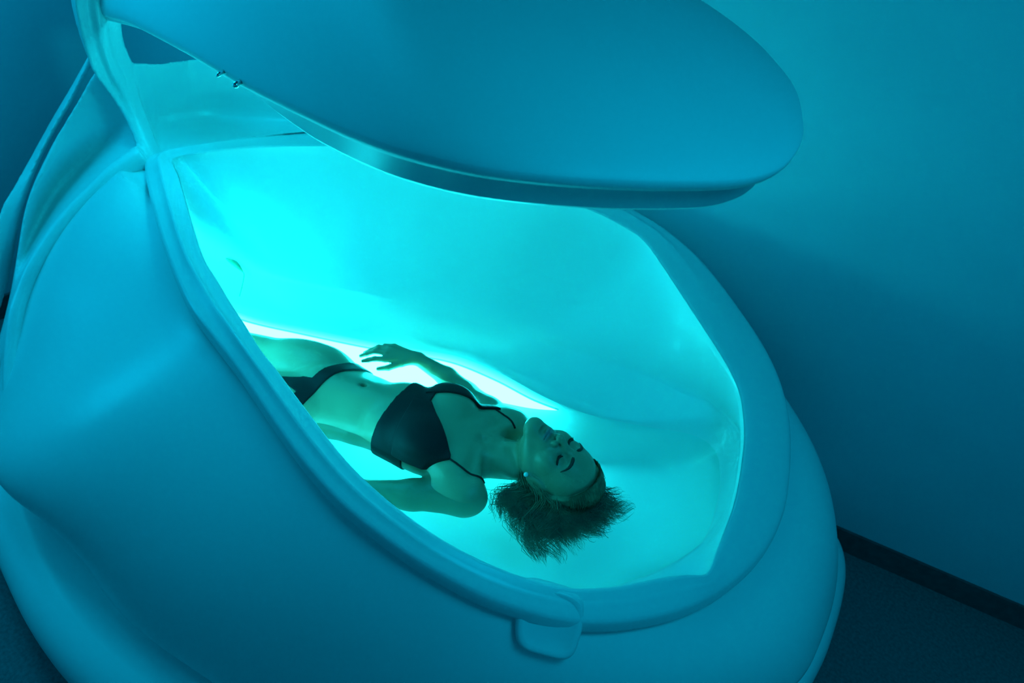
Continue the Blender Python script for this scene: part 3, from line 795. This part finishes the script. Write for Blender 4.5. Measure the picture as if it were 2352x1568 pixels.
# natural colouring of skin and lips, stored per vertex
R3_ = np.array([HX, HY, HZ]); H = ((V - HO) / HS) @ R3_.T
lipm = np.exp(-(((H[:, 0] + 0.0685) / 0.0085) ** 4 + (H[:, 1] / 0.0215) ** 4)) * (H[:, 2] > 0.06)
base = np.array((0.40, 0.235, 0.15)); lipc = np.array((0.34, 0.14, 0.15))
colr = base[None] * (1 - lipm[:, None]) + lipc[None] * lipm[:, None]
ca = body.data.color_attributes.new('tint', 'FLOAT_COLOR', 'POINT')
ca.data.foreach_set('color', np.c_[colr, np.ones(len(V))].astype(np.float32).ravel())

BT = Field()                       # trunk and legs only: what the swimwear and straps lie on
BT.ops = B.ops[:N_TORSO] + B.ops[N_ARMS:N_LEGS]
# swimwear: closed skins lying 4 mm over the body, cut by smooth regions
def halfplanes(U, W, pts, rnd=0.0):
    """signed distance-like value of a convex polygon in (u, v), anticlockwise"""
    d = np.full(U.shape, -1e3, np.float32)
    P = np.array(pts, float); c = P.mean(0)
    for i in range(len(P)):
        a, b = P[i], P[(i + 1) % len(P)]
        n = np.array((b[1] - a[1], -(b[0] - a[0]))); n /= np.linalg.norm(n)
        if n @ (c - a) > 0: n = -n
        d = np.maximum(d, (U - a[0]) * n[0] + (W - a[1]) * n[1])
    return d - rnd
def suit(name, region, lo, hi, thick, label):
    X = np.arange(lo[0], hi[0], 0.003).astype(np.float32); Y = np.arange(lo[1], hi[1], 0.003).astype(np.float32); Zc = np.arange(lo[2], hi[2], 0.003).astype(np.float32)
    D = BT.grid(X, Y, Zc)
    U, Vv, Wv = np.meshgrid(X, Y, Zc, indexing='ij')
    reg = region(U, Vv, Wv)
    E = np.maximum(np.maximum(D - thick, -(D + 0.006)), reg)
    E[0] = E[-1] = 0.01; E[:, 0] = E[:, -1] = 0.01; E[:, :, 0] = E[:, :, -1] = 0.01
    v, f = surface_nets(E.astype(np.float32), X, Y, Zc)
    o = mesh_obj(name, v, f, M['cloth'], person)
    return tag(o, label)
def band_region(U, Vv, Wv):
    # band round the ribs, slanting a little
    lo_e = -0.283 + 0.10 * Vv; hi_e = -0.190 + 0.03 * Vv
    return np.maximum(lo_e - U, U - hi_e)
def cup_region(U, Vv, Wv):
    n = halfplanes(U, Vv, [(-0.225, -0.135), (-0.235, 0.02), (-0.185, 0.034), (-0.064, -0.092), (-0.060, -0.104), (-0.150, -0.150)])
    f = halfplanes(U, Vv, [(-0.225, 0.02), (-0.195, 0.010), (-0.055, 0.112), (0.0, 0.130), (0.0, 0.145), (-0.12, 0.165), (-0.20, 0.150)])
    return np.maximum(np.minimum(n, f), -Wv)
suit('bikini_band', band_region, (-0.33, -0.20, -0.13), (0.02, 0.20, 0.12), 0.0045, 'black band of the bikini top')
suit('bikini_cups', cup_region, (-0.33, -0.20, -0.13), (0.02, 0.20, 0.12), 0.0075, 'black cups of the bikini top')
def bot_region(U, Vv, Wv):
    top = U - (-0.489 + 0.36 * Vv + 0.9 * Vv * Vv)
    leg = -0.531 + 0.30 * Vv + 0.6 * Vv * Vv - U
    tri = halfplanes(U, Vv, [(-0.52, -0.095), (-0.515, 0.000), (-0.565, -0.024), (-0.67, -0.022), (-0.67, -0.056), (-0.58, -0.078)])
    side = np.maximum(top, leg)
    return np.minimum(side, np.maximum(tri, top))
suit('bikini_bottom', bot_region, (-0.68, -0.20, -0.14), (-0.38, 0.20, 0.09), 0.0045, 'black low bikini briefs')

def snap(x, y, lift=0.0015):
    """point on the face surface above head-frame (x, y)"""
    zs = np.linspace(0.13, 0.02, 221)
    P = np.array([hp(x, y, z) for z in zs]); d = B.points(P)
    i = int(np.argmax(d < 0))
    return hp(x, y, zs[max(i - 1, 0)] + lift / HS)
def drop(u, v, lift=0.002, top=0.14):
    zs = np.linspace(top, -0.12, 400)
    P = np.stack([np.full(400, u), np.full(400, v), zs], -1); d = BT.points(P); i = int(np.argmax(d < 0))
    if not (d < 0).any(): return None
    return np.array((u, v, zs[max(i - 1, 0)] + lift))
# straps
def strap(pts, nm='strap'):
    Q = [drop(*q, lift=0.001) for q in resample(catmull([(a, b, 0) for a, b in pts], 8, False), 26)[:, :2]]
    Q = np.array([q for q in Q if q is not None])
    return tube(Q, 0.0028, 8)
V, F = strap([(-0.075, -0.100), (-0.03, -0.108), (0.01, -0.112), (0.045, -0.105)])
mesh_obj('strap', V, F, M['cloth'], person)
V, F = strap([(-0.02, 0.134), (0.015, 0.124), (0.038, 0.112), (0.052, 0.104)])
mesh_obj('strap', V, F, M['cloth'], person)
# brows and lashes
rng = random.Random(4)
for s in (-1, 1):
    path = [(0.016, s * 0.012), (0.021, s * 0.022), (0.0235, s * 0.034), (0.020, s * 0.046), (0.013, s * 0.055)]
    P = resample(catmull([(a, b, 0) for a, b in path], 8, False), 24)[:, :2]
    Q = np.array([snap(a, b, 0.0002) for a, b in P])
    V, F = tube(Q, np.interp(np.linspace(0, 1, 24), [0, .15, .5, 1], [0.0030, 0.0050, 0.0042, 0.0010]), 8)
    mesh_obj('eyebrow', V, F, M['brow'], person)
    parts = []
    path = [(-0.004, s * 0.0175), (-0.0085, s * 0.024), (-0.0105, s * 0.032), (-0.0085, s * 0.040), (-0.003, s * 0.0475)]
    P = resample(catmull([(a, b, 0) for a, b in path], 8, False), 22)[:, :2]
    Q = np.array([snap(a, b, 0.0004) for a, b in P])
    parts.append(tube(Q, np.interp(np.linspace(0, 1, 22), [0, .3, .8, 1], [0.0012, 0.0032, 0.0034, 0.0014]), 6))
    for i in range(3, 22):
        q = Q[i]; spread = (i - 11) / 11 * 0.35
        d = -HX * 0.75 + HZ * 0.55 + HY * s * spread
        d = d / np.linalg.norm(d); ln = 0.0095 * (0.7 + 0.3 * rng.random())
        parts.append(tube(np.array([q, q + d * ln * .5, q + (d + HX * .0 + HZ * .35) * ln * .95]), [0.0011, 0.0008, 0.0001], 4))
    V, F = join(parts)
    mesh_obj('eyelashes', V, F, M['brow'], person)
# earrings
for s in (-1, 1):
    c = hp(-0.044, s * 0.079, -0.002); parts = []
    a = np.linspace(0, 2 * np.pi, 16, endpoint=False)
    rings = [np.c_[0.0068 * math.sin(t) * np.cos(a), 0.0068 * math.sin(t) * np.sin(a), np.full(16, 0.0068 * math.cos(t))] + c for t in np.linspace(0.05, math.pi - .05, 10)]
    V, F = rings_mesh(rings)
    tag(mesh_obj('earring', V, F, M['pearl'], person), 'round pearl ear stud')

# hair: a cap that follows the scalp and long strands floating out in the water
Hf = Field()
Hf.hell((0.035, 0, -0.018), (0.116, 0.085, 0.101), 0.02)
X = np.arange(0.05, 0.37, 0.003).astype(np.float32); Y = np.arange(-0.11, 0.14, 0.003).astype(np.float32); Zc = np.arange(-0.12, 0.16, 0.003).astype(np.float32)
D = Hf.grid(X, Y, Zc)
U, Vv, Wv = np.meshgrid(X, Y, Zc, indexing='ij')
Q = np.stack([U, Vv, Wv], -1) - HO
hx = (Q @ HX) / HS; hy = (Q @ HY) / HS; hz = (Q @ HZ) / HS
# keep what lies behind the hairline
line = hz - (0.048 + 0.62 * (hx - 0.078) - 5.0 * hy ** 2) 
line = np.maximum(line, hz - 0.052 - 0 * hx)
ear = 0.012 - np.sqrt((hx + 0.012) ** 2 + (hz + 0.010) ** 2) + 0.012
capd = np.maximum(np.maximum(D, (line * 0.8)), -(hx + 0.055))
capd = np.maximum(capd, ear * (np.abs(hy) > 0.05) - 0.1 * (np.abs(hy) <= 0.05))
capd[0] = capd[-1] = 0.01; capd[:, 0] = capd[:, -1] = 0.01; capd[:, :, 0] = capd[:, :, -1] = 0.01
V, F = surface_nets(capd.astype(np.float32), X, Y, Zc)
hair_cap = (V, F)
parts = [hair_cap]
nr_ = np.random.default_rng(7)
# ends of the floating fan, body frame (u, v) going round the head from the far crown to the near shoulder
FAN = np.array([(0.405, 0.060), (0.425, 0.030), (0.420, -0.02), (0.395, -0.070), (0.360, -0.125), (0.335, -0.185), (0.300, -0.215), (0.250, -0.235), (0.205, -0.205), (0.165, -0.190), (0.115, -0.165), (0.085, -0.14)])
fan = resample(np.c_[FAN, np.zeros(len(FAN))], 400)[:, :2]
HC = np.array((0.215, -0.012))
def guide(t, stretch, depth):
    e = HC + (fan[int(t * 399)] - HC) * stretch
    # root round the scalp: from the crown over the near side to the nape
    th = math.radians(20 - 165 * t + nr_.normal() * 10)
    el = nr_.uniform(-0.062, 0.012 if t < 0.75 else -0.02)
    cz = math.sqrt(max(0.05, 1 - (el / 0.1) ** 2))
    root = np.array(hp(0.030 + 0.104 * math.cos(th) * cz, 0.078 * math.sin(th) * cz, -0.014 + el), float)
    d0 = np.array((math.cos(th + .35), math.sin(th + .35), 0.0)); 
    L = np.linalg.norm(e - root[:2])
    end = np.array((e[0], e[1], depth))
    side = np.array((-(end - root)[1], (end - root)[0], 0)) * (0.20 + 0.07 * nr_.normal())
    c1 = root + (end - root) * 0.30 + side + np.array((0, 0, -0.3 * max(0, root[2] - depth)))
    c2 = root + (end - root) * 0.65 - side * 0.7
    c3 = root + (end - root) * 0.86 - side * 0.2
    c2[2] = depth + 0.15 * (root[2] - depth); c3[2] = depth
    return np.array([root, c1, c2, c3, end])
for cl in range(150):
    t = nr_.random() ** 0.8
    g = guide(t, 0.52 + 0.56 * nr_.random(), -0.010 - 0.022 * nr_.random())
    m = int(nr_.integers(10, 30))
    off = nr_.normal(size=(m, 2))
    for q in range(m):
        o_ = np.array((off[q, 0], off[q, 1], 0.35 * nr_.normal()))
        S = g + np.outer([0.007, 0.010, 0.013, 0.011, 0.006], o_) + nr_.normal(size=(5, 3)) * np.array([0.0006, 0.0008, 0.0012, 0.0018, 0.003])[:, None]
        S[:, 2] = np.minimum(S[:, 2], np.array([0.09, 0.05, -0.003, -0.003, -0.003]))
        P = catmull(S, 3, False)
        rad = 0.0004 + 0.0004 * nr_.random()
        parts.append(tube(P, np.interp(np.linspace(0, 1, len(P)), [0, .6, 1], [rad * 1.3, rad, rad * .2]), 3, cap=False))
# thin veil of single hairs drifting beyond the crown
for i in range(420):
    g = guide(0.02 + 0.55 * nr_.random(), 0.85 + 0.22 * nr_.random(), -0.008 - 0.02 * nr_.random())
    P = catmull(g + nr_.normal(size=(5, 3)) * np.array([0.002, 0.002, 0.003, 0.003, 0.004])[:, None] * (1, 1, .4), 4, False)
    parts.append(tube(P, np.linspace(0.0004, 0.00012, len(P)), 3, cap=False))
# short strands combed back from the hairline over the cap
for i in range(1500):
    y = nr_.uniform(-0.068, 0.068); x0 = 0.066 - 9 * y * y + nr_.normal() * 0.003
    z0 = 0.070 - 6.5 * y * y
    pts = []
    for k in range(6):
        a_ = k / 5 * 2.1 + 0.62
        q = np.array((0.035 + 0.118 * math.sin(a_) * 0.98, y * (1.05 + 0.10 * k / 5), -0.016 + 0.103 * math.cos(a_)))
        rr = math.sqrt(max(0.02, 1 - (q[1] / 0.088) ** 2)); q[0] = 0.035 + (q[0] - 0.035) * rr; q[2] = -0.016 + (q[2] + 0.016) * rr
        pts.append(np.array(hp(*q), float) + nr_.normal(size=3) * 0.0013 * (1 + k * .9))
    parts.append(tube(catmull(np.array(pts), 2, False), 0.0007, 3, cap=False))
V, F = join(parts)
tag(mesh_obj('hair', V, F, M['hair'], person), 'long blonde hair fanned out in the water')
